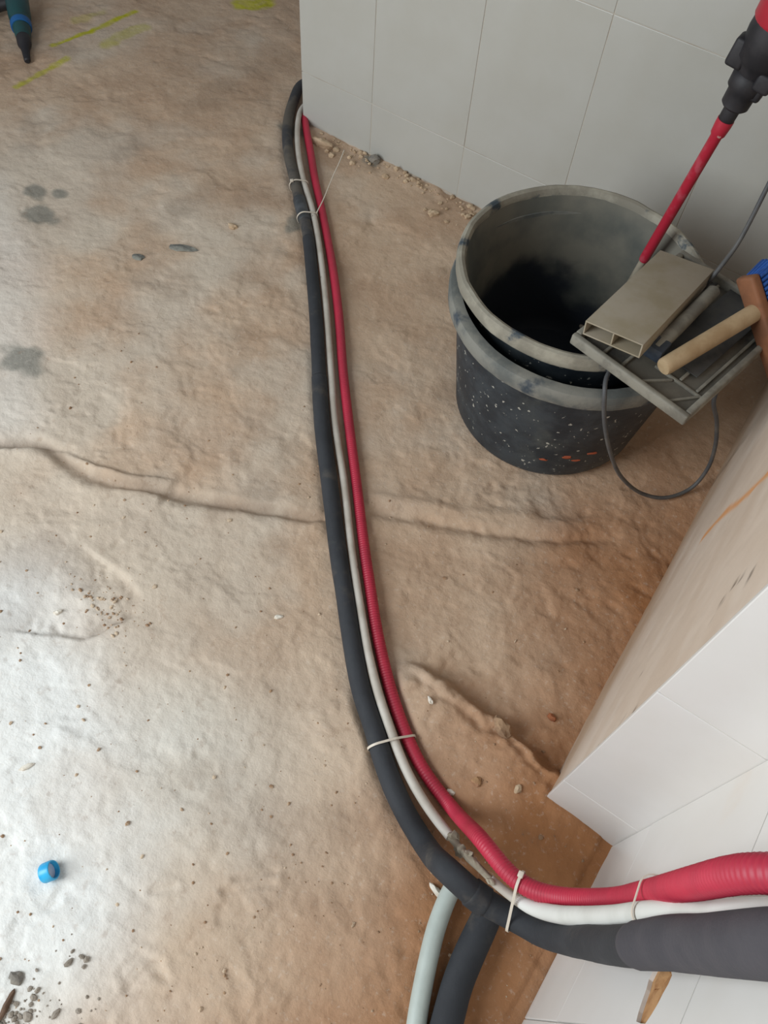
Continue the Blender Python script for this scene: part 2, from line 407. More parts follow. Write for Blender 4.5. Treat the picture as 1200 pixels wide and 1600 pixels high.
    for pts, w_, st in yellow:
        d, s = segdist(x, y, pts)
        ye = np.maximum(ye, st * sst(w_ * 1.2, w_ * .5, d + w_ * 1.1 * (fbm(x * 30, y * 30, 81, 3) - .5)) * (.5 + .8 * fbm(x * 50, y * 50, 83, 2)))
    f['paint'] = np.clip(ye, 0, 1)
    return z, f
def floor_z(x, y):
    return float(floor_fields(np.array([float(x)]), np.array([float(y)]))[0][0])
def grid_mesh(name, xs, ys, zfun, m):
    X, Y = np.meshgrid(xs, ys)
    Z, fl = zfun(X.ravel(), Y.ravel())
    V = np.stack([X.ravel(), Y.ravel(), Z], 1).astype(np.float32)
    nx, ny = len(xs), len(ys)
    i = np.arange(ny - 1)[:, None] * nx + np.arange(nx - 1)[None, :]
    Q = np.stack([i, i + 1, i + nx + 1, i + nx], -1).reshape(-1, 4).astype(np.int32)
    me = bpy.data.meshes.new(name)
    me.vertices.add(len(V)); me.vertices.foreach_set('co', V.ravel())
    me.loops.add(Q.size); me.loops.foreach_set('vertex_index', Q.ravel())
    me.polygons.add(len(Q)); me.polygons.foreach_set('loop_start', np.arange(0, Q.size, 4, dtype=np.int32))
    me.polygons.foreach_set('use_smooth', np.ones(len(Q), bool))
    for k, v in fl.items():
        a = me.attributes.new(k, 'FLOAT', 'POINT'); a.data.foreach_set('value', v.astype(np.float32))
    me.update(); me.validate()
    me.materials.append(m)
    o = bpy.data.objects.new(name, me); COL.objects.link(o)
    return o
xs = np.r_[np.linspace(-5.0, -2.9, 30)[:-1], np.linspace(-2.9, -1.4, 240)[:-1], np.arange(-1.4, .34, .0045), [.5]]
ys = np.r_[np.linspace(-1.9, -.62, 30)[:-1], np.arange(-.62, 1.15, .0045), np.linspace(1.15, 2.6, 220)[1:], np.linspace(2.6, 4.2, 24)[1:]]
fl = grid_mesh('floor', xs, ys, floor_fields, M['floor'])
tag(fl, 'bare earthy brown screed floor with cracks and pale cement stains', None, None, 'structure')

# ------------------------------------------------------------------ tiled walls
TG = .0015      # joint width
def tile_bm(w, h, t, hole=None):
    bm = bmesh.new()
    add_box(bm, (w / 2, -t / 2, h / 2), (1, 0, 0), (0, 1, 0), (0, 0, 1), w, t, h, .0012, 2)
    return bm
_tiles = {}
def lay_tiles(parent, origin, ux, nrm, cols, rows, m, t=.008, skip=None):
    """tiles over the rectangles between successive column and row joints; face points along nrm"""
    rng = random.Random(3)
    ux = Vector(ux); nrm = Vector(nrm)
    for i, (a, b) in enumerate(zip(cols[:-1], cols[1:])):
        for j, (c, d) in enumerate(zip(rows[:-1], rows[1:])):
            if skip and (i, j) in skip: continue
            w, h = round(b - a - TG, 4), round(d - c - TG, 4)
            key = (w, h, m.name)
            if key not in _tiles:
                bm = tile_bm(w, h, t)
                me = bpy.data.meshes.new('tile'); bm.to_mesh(me); bm.free(); me.materials.append(m)
                _tiles[key] = me
            o = bpy.data.objects.new('tile', _tiles[key]); COL.objects.link(o)
            o.parent = parent
            pos = Vector(origin) + ux * (a + TG / 2) + Vector((0, 0, c + TG / 2)) + nrm * rng.uniform(-.0006, .0006)
            o.matrix_world = Matrix((( ux.x, -nrm.x, 0, pos.x), (ux.y, -nrm.y, 0, pos.y), (0, 0, 1, pos.z), (0, 0, 0, 1)))
def prism(name, poly, z0, z1, m, parent=None):
    bm = bmesh.new()
    a = [bm.verts.new((x, y, z0)) for x, y in poly]; b = [bm.verts.new((x, y, z1)) for x, y in poly]
    n = len(poly)
    for k in range(n): bm.faces.new((a[k], a[(k + 1) % n], b[(k + 1) % n], b[k]))
    bm.faces.new(a[::-1]); bm.faces.new(b)
    bmesh.ops.recalc_face_normals(bm, faces=bm.faces[:])
    return link(name, bm, m, parent, False)
ROWS = [.003, .157, .595, 1.033, 1.471, 1.909, 2.347]
wb = prism('wall_back', [(-1.424, 1.7593), (.45, 1.7593), (.45, 1.885), (-1.424, 1.885)], -.03, 2.35, M['grout'])
tag(wb, 'white tiled wall end standing behind the mortar tub', None, None, 'structure')
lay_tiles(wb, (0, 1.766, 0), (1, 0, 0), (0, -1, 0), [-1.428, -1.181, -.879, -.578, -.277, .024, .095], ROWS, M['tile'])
# bare plaster flank of the projecting pier
def pier_field(u, z):
    pass
py = np.linspace(.457, 1.77, 170); pz = np.r_[np.linspace(-.03, 1.3, 170), np.linspace(1.3, 2.35, 12)[1:]]
orange = [(0.8125, 0.6255), (0.831, 0.5639), (0.8526, 0.4831), (0.9001, 0.374), (0.9051, 0.297)]
grime_pts = [(0.4729, 0.4761), (0.4721, 0.4233), (0.471, 0.3506), (0.4628, 0.315), (0.5726, 0.3837), (0.4435, 0.6129), (0.514, 0.6906), (0.5332, 0.6979), (0.5421, 0.7143), (0.5412, 0.7309), (0.5304, 0.7628), (0.4206, 0.8723), (0.4429, 0.7512), (0.4456, 0.7375)]
def pier_z(Y, Zz):
    d = .0025 * (fbm(Y * 6, Zz * 14, 11, 3) - .5) + .0012 * (fbm(Y * 40, Zz * 40, 12, 3) - .5)
    f = {}
    f['grime'] = np.clip(sst(.22, .0, Zz + .12 * (fbm(Y * 5, Zz * 5, 15, 3) - .5)) * .75 + .15 * sst(.5, .7, fbm(Y * 4, Zz * 12, 16, 3)), 0, 1)
    sc = np.zeros_like(Y)
    for a, b in grime_pts:
        q = np.hypot((Y - a) / .011, (Zz - b) / .0035) + 2.0 * (fbm(Y * 70, Zz * 160, 19, 2) - .5)
        sc = np.maximum(sc, sst(1.25, .5, q))
    f['scuff'] = np.clip(sc * .9, 0, 1) 
    dd, s = segdist(Y, Zz, orange)
    f['orange'] = sst(.014, .004, dd + .012 * (fbm(Y * 30, Zz * 30, 21, 3) - .5)) * .85
    f['pale'] = sst(.55, .75, fbm(Y * 6, Zz * 16, 23, 4)) * .15
    return d, f
wr = grid_mesh('wall_right', py, pz, pier_z, M['plaster'])
co = np.empty(len(wr.data.vertices) * 3, np.float32); wr.data.vertices.foreach_get('co', co)
co = co.reshape(-1, 3); Yy = co[:, 0].copy(); Zz = co[:, 1].copy(); dd = co[:, 2].copy()
co[:, 0] = .126 - (Yy - .456) * .0255 - dd; co[:, 1] = Yy; co[:, 2] = Zz
wr.data.vertices.foreach_set('co', co.ravel()); wr.data.flip_normals(); wr.data.update()
tag(wr, 'bare beige plaster flank of the wall pier with scuffs and an orange streak', None, None, 'structure')
prism('pier_core', [(.1300, .4573), (.098, 1.764), (.45, 1.764), (.45, .4573)], -.03, 2.35, M['grout'], wr)
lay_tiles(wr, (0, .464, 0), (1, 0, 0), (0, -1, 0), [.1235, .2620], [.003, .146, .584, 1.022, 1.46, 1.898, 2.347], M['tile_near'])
# near wall, running past the photographer; one tile carries a broken hole
wn = prism('wall_near', [(.2628, .4573), (.2628, -1.7), (.46, -1.7), (.46, .4573)], -.03, 2.35, M['grout'])
tag(wn, 'white tiled near wall with one broken hole, behind the rising pipes', None, None, 'structure')
NC = [0, .306, .607, .908, 1.209, 1.51, 1.811, 2.112]
NR = [.003, .212, .650, 1.088, 1.526, 1.964, 2.347]
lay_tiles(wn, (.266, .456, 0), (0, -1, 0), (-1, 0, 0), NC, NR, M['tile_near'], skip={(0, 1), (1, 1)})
hole = [(0.2425, 0.5161), (0.2405, 0.5365), (0.2443, 0.5663), (0.2513, 0.5777), (0.2604, 0.5778), (0.2695, 0.5743), (0.2798, 0.5724), (0.2906, 0.5677), (0.3003, 0.5615), (0.3045, 0.5481), (0.2984, 0.5324), (0.288, 0.5265), (0.2759, 0.5227), (0.2643, 0.5197), (0.2538, 0.5143)]
def holed_tile(a, b, c, d, poly):
    """one tile, its front pierced by the ragged hole"""
    t = .008
    bm = bmesh.new()
    outer = [(a + TG / 2, c + TG / 2), (b - TG / 2, c + TG / 2), (b - TG / 2, d - TG / 2), (a + TG / 2, d - TG / 2)]
    loops = []
    for depth in (.258, .266):
        o = [bm.verts.new((depth, .456 - p, z)) for p, z in outer]
        h = [bm.verts.new((depth + 0, .456 - p, z)) for p, z in poly]
        eo = [bm.edges.new((o[k], o[(k + 1) % len(o)])) for k in range(len(o))]
        eh = [bm.edges.new((h[k], h[(k + 1) % len(h)])) for k in range(len(h))]
        bmesh.ops.triangle_fill(bm, use_beauty=True, use_dissolve=False, edges=eo + eh)
        loops.append((o, h))
    for (A, B) in zip(loops[0], loops[1]):
        for k in range(len(A)):
            bm.faces.new((A[k], A[(k + 1) % len(A)], B[(k + 1) % len(B)], B[k]))
    bmesh.ops.recalc_face_normals(bm, faces=bm.faces[:])
    return link('tile', bm, M['tile_near'], wn, False)
pm = sum(p for p, z in hole) / len(hole)
ci = 0 if pm < .306 else 1
hp = [(min(max(p, NC[ci] + .01), NC[ci + 1] - .006), min(max(z, NR[1] + .01), NR[2] - .01)) for p, z in hole]
holed_tile(NC[ci], NC[ci + 1], NR[1], NR[2], hp)
lay_tiles(wn, (.266, .456, 0), (0, -1, 0), (-1, 0, 0), [NC[1 - ci], NC[2 - ci]], [NR[1], NR[2]], M['tile_near'])
bm = bmesh.new()
cp = sum(p for p, z in hp) / len(hp); cz = sum(z for p, z in hp) / len(hp)
ring = [bm.verts.new((.2624, .456 - (cp + (p - cp) * 1.12), cz + (z - cz) * 1.12)) for p, z in hp]
mid = bm.verts.new((.2618, .456 - cp, cz))
for k in range(len(ring)): bm.faces.new((ring[k], ring[(k + 1) % len(ring)], mid))
lump_bm(bm, (.2635, .456 - (cp + (hp[1][0] - cp) * .72), cz + (hp[1][1] - cz) * .72), .005, .014, .016, 0, .25, 5)
bmesh.ops.recalc_face_normals(bm, faces=bm.faces[:])
tag(link('exposed_brick', bm, M['brick'], wn), 'brown brick showing through the broken tile')

# ------------------------------------------------------------------ pipes
BP = [(-1.3, 1.97, 0.024, 0.0165), (-1.44, 1.95, 0.022, 0.0165), (-1.5299, 1.8978, 0.0195, 0.0165), (-1.4944, 1.7955, 0.0195, 0.0165), (-1.4279, 1.6839, 0.0195, 0.0165), (-1.3495, 1.5912, 0.0195, 0.0165), (-1.2648, 1.5117, 0.0195, 0.0165), (-1.1744, 1.4264, 0.0198, 0.0168), (-1.1068, 1.3647, 0.0195, 0.0165), (-1.0078, 1.2556, 0.0195, 0.0165), (-0.8887, 1.1189, 0.02, 0.017), (-0.7896, 0.9994, 0.0202, 0.0172), (-0.6859, 0.8754, 0.0208, 0.0178), (-0.5681, 0.7486, 0.0208, 0.0178), (-0.4613, 0.6336, 0.0208, 0.0178), (-0.361, 0.5311, 0.0208, 0.0178), (-0.3047, 0.4739, 0.0212, 0.0182), (-0.249, 0.4215, 0.0212, 0.0182), (-0.1884, 0.377, 0.0213, 0.0183), (-0.1326, 0.3333, 0.0214, 0.0184), (-0.0731, 0.2961, 0.0214, 0.0184), (-0.0079, 0.2677, 0.0218, 0.0188), (0.0505, 0.2336, 0.1438, 0.0195), (0.1099, 0.232, 0.1307, 0.0195), (0.1608, 0.2392, 0.1308, 0.0178), (0.1935, 0.2403, 0.1566, 0.0192), (0.2155, 0.2359, 0.2531, 0.0195), (0.2209, 0.2284, 0.353, 0.0195), (0.2179, 0.213, 0.4982, 0.0195), (0.2153, 0.2048, 0.6002, 0.0195), (0.2144, 0.2008, 0.6922, 0.0195), (0.2169, 0.1971, 0.7598, 0.0195), (0.2151, 0.1882, 0.8788, 0.0195), (0.2236, 0.1897, 0.9415, 0.0195)]
GP = [(-1.3, 1.92, 0.024, 0.0078), (-1.445, 1.86, 0.024, 0.0078), (-1.453, 1.7866, 0.024, 0.0078), (-1.419, 1.7231, 0.024, 0.0078), (-1.3726, 1.6609, 0.024, 0.008), (-1.3137, 1.5932, 0.024, 0.008), (-1.2322, 1.5123, 0.024, 0.008), (-1.1487, 1.4402, 0.024, 0.0078), (-1.0843, 1.3773, 0.023, 0.0078), (-0.9848, 1.2702, 0.022, 0.0078), (-0.8658, 1.1343, 0.022, 0.0078), (-0.766, 1.0156, 0.022, 0.0078), (-0.6619, 0.8925, 0.022, 0.0078), (-0.5421, 0.7664, 0.023, 0.0078), (-0.4378, 0.649, 0.024, 0.0078), (-0.3382, 0.5451, 0.026, 0.008), (-0.2813, 0.4878, 0.028, 0.0084), (-0.2236, 0.4362, 0.03, 0.0087), (-0.1639, 0.3916, 0.03, 0.0087), (-0.1044, 0.351, 0.03, 0.0087), (-0.0377, 0.3193, 0.03, 0.0087), (0.0313, 0.2985, 0.032, 0.0087), (0.0675, 0.263, 0.1659, 0.008), (0.1035, 0.2582, 0.1583, 0.0066), (0.1442, 0.2557, 0.1622, 0.007), (0.1608, 0.2539, 0.1796, 0.0094), (0.1778, 0.2561, 0.2049, 0.011), (0.1945, 0.2534, 0.2805, 0.0118), (0.2088, 0.254, 0.3586, 0.0123), (0.2138, 0.2478, 0.4593, 0.0123), (0.2154, 0.243, 0.5501, 0.0123), (0.216, 0.234, 0.6507, 0.0123), (0.2164, 0.2247, 0.7336, 0.0123), (0.2213, 0.2162, 0.8449, 0.0123), (0.2338, 0.2176, 0.9063, 0.0123)]
RP = [(-1.4, 1.93, 0.02, 0.0107), (-1.462, 1.85, 0.014, 0.0107), (-1.458, 1.8, 0.014, 0.0107), (-1.4217, 1.7583, 0.0137, 0.0107), (-1.3805, 1.7146, 0.0137, 0.0107), (-1.3059, 1.638, 0.0137, 0.0107), (-1.226, 1.5535, 0.0137, 0.0107), (-1.1372, 1.4665, 0.0137, 0.0107), (-1.0726, 1.4012, 0.0137, 0.0107), (-0.9689, 1.2943, 0.014, 0.011), (-0.8475, 1.1584, 0.0142, 0.0112), (-0.748, 1.0383, 0.0142, 0.0112), (-0.6407, 0.9162, 0.0142, 0.0112), (-0.5245, 0.7868, 0.0142, 0.0112), (-0.4195, 0.6688, 0.0147, 0.0117), (-0.3496, 0.5943, 0.0149, 0.0119), (-0.3215, 0.5634, 0.015, 0.012), (-0.264, 0.5066, 0.0152, 0.0122), (-0.2061, 0.4551, 0.0153, 0.0123), (-0.1458, 0.4099, 0.0153, 0.0123), (-0.0813, 0.3719, 0.0154, 0.0124), (-0.0044, 0.3466, 0.0156, 0.0126), (0.0672, 0.2939, 0.1708, 0.0134), (0.1065, 0.2777, 0.1854, 0.0138), (0.1377, 0.2708, 0.1957, 0.0139), (0.1604, 0.2729, 0.2075, 0.014), (0.1872, 0.2813, 0.2272, 0.014), (0.2114, 0.2888, 0.2825, 0.0138), (0.228, 0.2934, 0.3502, 0.0136), (0.2221, 0.2788, 0.485, 0.0133), (0.2011, 0.2468, 0.6738, 0.0131), (0.1825, 0.2198, 0.8176, 0.013), (0.1811, 0.2154, 0.8802, 0.013), (0.1872, 0.2165, 0.9141, 0.013), (0.2126, 0.2251, 0.9403, 0.013)]
STEP = .004
def path(P, smooth=30, step=STEP):
    C4, s = catmull(P, step)
    C4 = smooth_path(C4, smooth)
    return C4[:, :3], C4[:, 3], s
BC, BR, BS = path(BP); GC, GR, GS = path(GP, 60)
RC, RR, RS = path(RP, 500, .00125)
def cut(C3, R, a, b):
    return C3[a:b], R[a:b]
def near_i(C3, p): return int(np.argmin(np.linalg.norm(C3[:, :2] - np.array(p)[:2], axis=1)))
def near_i3(C3, p): return int(np.argmin(np.linalg.norm(C3 - np.array(p), axis=1)))
bt = thing('insulated_pipe', 'thick black foam insulated pipe curving across the floor beside the red conduit', 'pipe', tuple(BC[len(BC) // 2] * np.array([1, 1, 0])))
def child(o, t):
    o.parent = t; o.matrix_parent_inverse = Matrix.Translation(-t.location); return o
i1 = near_i(BC, (-1.0822, 1.3383, 0.018)); i2 = near_i(BC, (-0.7693, 0.9753, 0.018)); i3 = near_i3(BC, (0.2133, 0.2044, 0.5947))
o = child(tube('insulation_sleeve', *cut(BC, BR * .94, 0, i1), M['foam_dusty'], None, 24, wob=.10, seed=3), bt); o['label'] = 'dusty grey stretch of foam near the wall corner'
child(tube('insulation_sleeve', *cut(BC, BR * .98, i1 - 1, i2), M['foam'], None, 24, wob=.08, seed=4), bt)
child(tube('insulation_sleeve', *cut(BC, BR * 1.03, i2 - 1, i3 + 3), M['foam'], None, 24, wob=.07, seed=5), bt)
tp = child(tube('tape_wrap', *cut(BC, BR * 1.04, near_i(BC, (-1.204, 1.4505, 0.026)), near_i(BC, (-1.1319, 1.3834, 0.026))), M['tape'], None, 24, wob=.12, seed=6, round_ends=True), bt)
tp2 = child(tube('tape_wrap', *cut(BC, BR * 1.10, near_i(BC, (0.0845, 0.2309, 0.1496)), near_i(BC, (0.1243, 0.2337, 0.139))), M['foam'], None, 24, wob=.22, seed=8, round_ends=True), bt)
k0 = max(i3 - 4, 0)
sr = np.interp(np.arange(len(BC) - k0), [0, 2, 6, 60, 400], [.9, 1.04, 1.12, 1.12, 1.12])
o = child(tube('end_sleeve', BC[k0:], BR[k0:] * sr, M['foam_near'], None, 28, wob=.06, seed=9), bt); o['label'] = 'thicker grey black outer foam sleeve'
gt = thing('grey_pipe', 'thin dusty grey pipe lying between black pipe and red conduit', 'pipe', tuple(GC[len(GC) // 2] * np.array([1, 1, 0])))
g1 = near_i3(GC, (0.0294, 0.3, 0.03)); g2 = near_i3(GC, (0.101, 0.2584, 0.1592)); g3 = near_i3(GC, (0.1547, 0.2555, 0.1647))
child(tube('pipe', *cut(GC, GR, 0, g1), M['grey_pipe'], None, 18, wob=.05), gt)
child(tube('joint', *cut(GC, GR * .72, g1 - 2, g2 + 2), M['mortar'], None, 16, wob=.6, seed=12), gt)
child(tube('pipe', *cut(GC, GR, g2, g3 + 6), M['grey_pipe'], None, 18, wob=.08), gt)
wsl = np.interp(np.arange(len(GC) - g3), [0, 4, 30, 400], [1.0, 1.04, 1.0, 1.0])
o = child(tube('white_sleeve', GC[g3:], GR[g3:] * wsl, M['white_pipe'], None, 20, wob=.03), gt); o['label'] = 'clean white wider end of the pipe'
rg = random.Random(5)
for q in np.linspace(g1, g2, 8):
    p = GC[int(q)]
    bm = bmesh.new()
    lump_bm(bm, (p[0] + rg.uniform(-.006, .006), p[1] + rg.uniform(-.006, .006), p[2] + rg.uniform(.0, .008)), rg.uniform(.006, .011), rg.uniform(.004, .008), rg.uniform(.004, .008), rg.uniform(0, 3), .3, rg.randint(0, 99))
    child(link('mortar_lump', bm, M['mortar'], None), gt)
# corrugated red conduit
ribs = .5 + .5 * np.cos(2 * np.pi * RS / .0053)
rt = tube('red_conduit', RC, RR * (1.01 - .085 * (1 - ribs)), M['red'], None, 22)
tag(rt, 'corrugated red plastic conduit curving across the floor and up the near wall', 'conduit')

def branch(name, P, m, label, wob):
    C4, s = catmull(P, STEP); C4 = smooth_path(C4, 20)
    return tag(tube(name, C4[:, :3], C4[:, 3], m, None, 22, wob=wob, seed=21), label, 'pipe'), C4
WB = [(0.0671, 0.2568, 0.02, 0.0145), (0.0671, 0.2334, 0.018, 0.015), (0.071, 0.2038, 0.018, 0.0155), (0.0784, 0.1693, 0.018, 0.0155), (0.0929, 0.1247, 0.018, 0.0155), (0.1084, 0.0829, 0.018, 0.0155), (0.125, 0.0437, 0.018, 0.0155), (0.1591, -0.0243, 0.018, 0.0155), (0.2107, -0.1299, 0.018, 0.0155)]
BB = [(0.1343, 0.2648, 0.026, 0.019), (0.1346, 0.242, 0.026, 0.023), (0.137, 0.2099, 0.026, 0.0245), (0.1401, 0.1715, 0.026, 0.0245), (0.1465, 0.125, 0.026, 0.0245), (0.1605, 0.0736, 0.026, 0.025), (0.186, -0.0049, 0.026, 0.025), (0.2228, -0.1201, 0.026, 0.025)]
branch('branch_pipe', WB, M['pale_pipe'], 'pale grey green pipe leaving the black pipe towards the bottom edge', .02)
branch('foam_branch_pipe', BB, M['foam'], 'short black foam branch pipe beside the pale pipe at the bottom', .06)

# ------------------------------------------------------------------ cable ties
def hull2(pts):
    pts = sorted(set(map(tuple, pts)))
    def half(ps):
        h = []
        for p in ps:
            while len(h) > 1 and (h[-1][0] - h[-2][0]) * (p[1] - h[-2][1]) - (h[-1][1] - h[-2][1]) * (p[0] - h[-2][0]) <= 0: h.pop()
            h.append(p)
        return h[:-1]
    return half(pts) + half(pts[::-1])
def zip_tie(label, sets, p, width=.0042, tail=None, skew=0.0, head=True):
    """a strap pulled round the given (centres, radii) sets, in the plane through p square to the first"""
    C0 = sets[0][0]; i = near_i3(C0, p)
    t = C0[min(i + 2, len(C0) - 1)] - C0[max(i - 2, 0)]; t = t / np.linalg.norm(t)
    o0 = C0[i]
    x = np.cross(t, [0, 0, 1.]); x /= np.linalg.norm(x); y = np.cross(x, t)
    t2 = t + skew * x; t2 /= np.linalg.norm(t2)
    pts = []
    for C3, R in sets:
        d = (C3 - o0) @ t2
        near = np.linalg.norm(C3 - o0, axis=1) < .12
        d = np.where(near, np.abs(d), 9); j = int(np.argmin(d))
        c = C3[j] - o0
        for a in np.linspace(0, 2 * np.pi, 28, endpoint=False):
            pts.append((round(float(c @ x + (R[j] * 1.07 + .0012) * math.cos(a)), 5), round(float(c @ y + (R[j] * 1.07 + .0012) * math.sin(a)), 5)))
    H = hull2(pts)
    root = thing('cable_tie', label, 'cable tie', tuple(o0), 'cable ties along the pipe bundle')
    bm = bmesh.new()
    n = len(H); rings = []
    cx = sum(h[0] for h in H) / n; cy = sum(h[1] for h in H) / n
    for hx, hy in H:
        row = []
        L_ = math.hypot(hx - cx, hy - cy)
        for off, w in ((0, -1), (0, 1), (.0013, 1), (.0013, -1)):
            k = 1 + off / L_
            px, py_ = cx + (hx - cx) * k, cy + (hy - cy) * k
            P = x * px + y * py_ + t * (w * width / 2 - skew * px)
            row.append(bm.verts.new(P))
        rings.append(row)
    for a in range(n):
        A, B = rings[a], rings[(a + 1) % n]
        for k in range(4): bm.faces.new((A[k], A[(k + 1) % 4], B[(k + 1) % 4], B[k]))
    bmesh.ops.recalc_face_normals(bm, faces=bm.faces[:])
    link('strap', bm, M['tie'], root)
    if head:
        hx, hy = max(H, key=lambda h: h[1] + head * h[0])
        bm = bmesh.new()
        add_box(bm, Vector(x * hx + y * (hy + .003) - t * skew * hx), Vector(x), Vector(y), Vector(t), .009, .006, .008, .0012)
        link('head', bm, M['tie'], root)
    if tail is not None:
        tl = [np.array(q) - o0 for q in tail]
        C4, s = catmull([tuple(q) + (.0016,) for q in tl], .004)
        tube('tail', C4[:, :3], C4[:, 3], M['tie'], root, 8)
    return root
zip_tie('pale cable tie around all three pipes in the lower bend of the floor run', [(BC, BR), (GC, GR), (RC[::4], RR[::4])], (-0.1656, 0.3549, 0.018), head=False)
zip_tie('pale cable tie just before the pipes reach the tiled near wall', [(BC, BR), (GC, GR), (RC[::4], RR[::4])], (0.1639, 0.244, 0.1148), head=-.6)
zip_tie('pale cable tie around red conduit and white sleeve against the near wall', [(GC, GR * 1.0), (RC[::4], RR[::4])], (0.2123, 0.2386, 0.5722), head=-1.0)
zip_tie('small pale cable tie around black and grey pipe nearest the wall corner', [(BC, BR), (GC, GR)], (-1.246, 1.4868, 0.026), head=.9)
zip_tie('pale cable tie with a long loose tail sticking up beside the red conduit', [(BC, BR), (GC, GR)], (-1.143, 1.3977, 0.026), head=False,
        tail=[(-1.1086, 1.4098, 0.048), (-1.1237, 1.458, 0.052), (-1.1555, 1.5435, 0.06), (-1.1739, 1.6005, 0.068), (-1.1932, 1.6475, 0.07)])

# ------------------------------------------------------------------ mortar tubs
def lathe(bm, prof, n=96, wob=0.0, seed=0, close=False):
    """prof: list of (radius, z); ragged by wob"""
    V = []
    th = np.linspace(0, 2 * np.pi, n, endpoint=False)
    for r, z in prof:
        k = wob * (fbm(np.cos(th) * 4 + 9 + z * 9, np.sin(th) * 4 + z * 7, seed, 3) - .5)
        k2 = wob * (fbm(np.cos(th) * 6 + 3, np.sin(th) * 6 + 2 * z, seed + 5, 3) - .5)
        V.append([bm.verts.new(((r + a) * math.cos(t), (r + a) * math.sin(t), z + b)) for t, a, b in zip(th, k, k2)])
    for A, B in zip(V[:-1], V[1:]):
        for k in range(n): bm.faces.new((A[k], A[(k + 1) % n], B[(k + 1) % n], B[k]))
    if close:
        A, B = V[-1], V[0]
        for k in range(n): bm.faces.new((A[k], A[(k + 1) % n], B[(k + 1) % n], B[k]))
    return V
TX, TY = -.311, 1.247
t1 = thing('mortar_tub', 'large black mortar-splashed plastic tub standing on the floor, the outer of two', 'tub', (TX, TY, 0), 'nested mortar tubs')
bm = bmesh.new()
V = lathe(bm, [(.006, .006), (.195, .004), (.205, .008), (.212, .022), (.2165, .06), (.232, .18), (.247, .30), (.250, .325)])
bmesh.ops.recalc_face_normals(bm, faces=bm.faces[:])
link('body', bm, M['tub'], t1)
bm = bmesh.new()
lathe(bm, [(.246, .310), (.252, .309), (.2655, .311), (.2685, .318), (.2690, .338), (.2655, .347), (.258, .350), (.246, .350)], wob=.0035, seed=2, close=True)
bmesh.ops.recalc_face_normals(bm, faces=bm.faces[:])
tag(link('rim', bm, M['tub_flange'], t1), 'wide flange smeared with grey mortar')
for k, (a, z, sz) in enumerate(((-.95, .10, .012), (-.85, .085, .009), (-.72, .11, .011), (-1.15, .08, .008))):  # orange reflections on the tub side, put in as small coloured lumps
    r = .2165 + (z - .06) * .128
    bm = bmesh.new(); lump_bm(bm, (r * math.cos(a), r * math.sin(a), z), sz * .3, sz, sz * .35, a, .3, k)
    tag(link('paint_splash', bm, M['orange_splat'], t1), 'small orange splash low on the side')
UX, UY = -.334, 1.264
t2 = thing('inner_mortar_tub', 'second black tub nested inside the outer tub, its rim caked in mortar', 'tub', (UX, UY, .035), 'nested mortar tubs')
bm = bmesh.new()
lathe(bm, [(.2155, .25), (.2205, .30), (.2385, .335)])
bmesh.ops.recalc_face_normals(bm, faces=bm.faces[:])
link('body', bm, M['tub'], t2)
m, nt, b = nodes_of('mortar_lined_tub_inside')
N = nt.nodes; L = nt.links
b.inputs['Roughness'].default_value = .75
tc = N.new('ShaderNodeTexCoord'); sp = N.new('ShaderNodeSeparateXYZ'); L.new(tc.outputs['Object'], sp.inputs[0])
nz = N.new('ShaderNodeTexNoise'); nz.inputs['Scale'].default_value = 5; nz.inputs['Detail'].default_value = 6; L.new(tc.outputs['Object'], nz.inputs['Vector'])
ma = N.new('ShaderNodeMath'); ma.operation = 'MULTIPLY_ADD'; ma.inputs[1].default_value = .30; L.new(nz.outputs['Fac'], ma.inputs[0]); L.new(sp.outputs['Z'], ma.inputs[2])
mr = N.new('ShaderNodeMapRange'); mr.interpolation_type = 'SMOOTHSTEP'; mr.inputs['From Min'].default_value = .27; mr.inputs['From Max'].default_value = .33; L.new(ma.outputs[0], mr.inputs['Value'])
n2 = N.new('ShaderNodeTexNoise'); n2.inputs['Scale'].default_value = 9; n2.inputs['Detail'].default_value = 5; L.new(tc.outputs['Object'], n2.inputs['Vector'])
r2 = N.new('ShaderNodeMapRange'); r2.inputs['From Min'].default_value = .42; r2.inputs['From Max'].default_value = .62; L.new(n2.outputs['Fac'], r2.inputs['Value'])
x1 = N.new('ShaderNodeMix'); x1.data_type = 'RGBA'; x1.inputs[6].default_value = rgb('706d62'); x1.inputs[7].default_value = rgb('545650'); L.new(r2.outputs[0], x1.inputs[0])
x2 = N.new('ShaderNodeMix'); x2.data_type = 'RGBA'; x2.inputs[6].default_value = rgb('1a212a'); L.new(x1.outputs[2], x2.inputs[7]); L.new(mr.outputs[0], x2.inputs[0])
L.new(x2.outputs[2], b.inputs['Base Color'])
M['tub_in'] = m
bm = bmesh.new()
V = lathe(bm, [(.001, .022), (.163, .022), (.172, .030), (.180, .05), (.199, .18), (.2155, .30), (.2250, .33), (.2325, .352)], wob=.002, seed=4)
bmesh.ops.recalc_face_normals(bm, faces=bm.faces[:])
bmesh.ops.reverse_faces(bm, faces=bm.faces[:])
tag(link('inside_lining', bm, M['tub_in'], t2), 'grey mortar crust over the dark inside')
bm = bmesh.new()
lathe(bm, [(.2325, .335), (.2385, .330), (.2455, .330), (.2490, .336), (.2500, .352), (.2465, .3615), (.2405, .364), (.2345, .3615), (.2305, .352)], wob=.004, seed=7, close=True)
bmesh.ops.recalc_face_normals(bm, faces=bm.faces[:])
tag(link('rim', bm, M['tub_rim'], t2), 'rim thick with dried grey mortar')

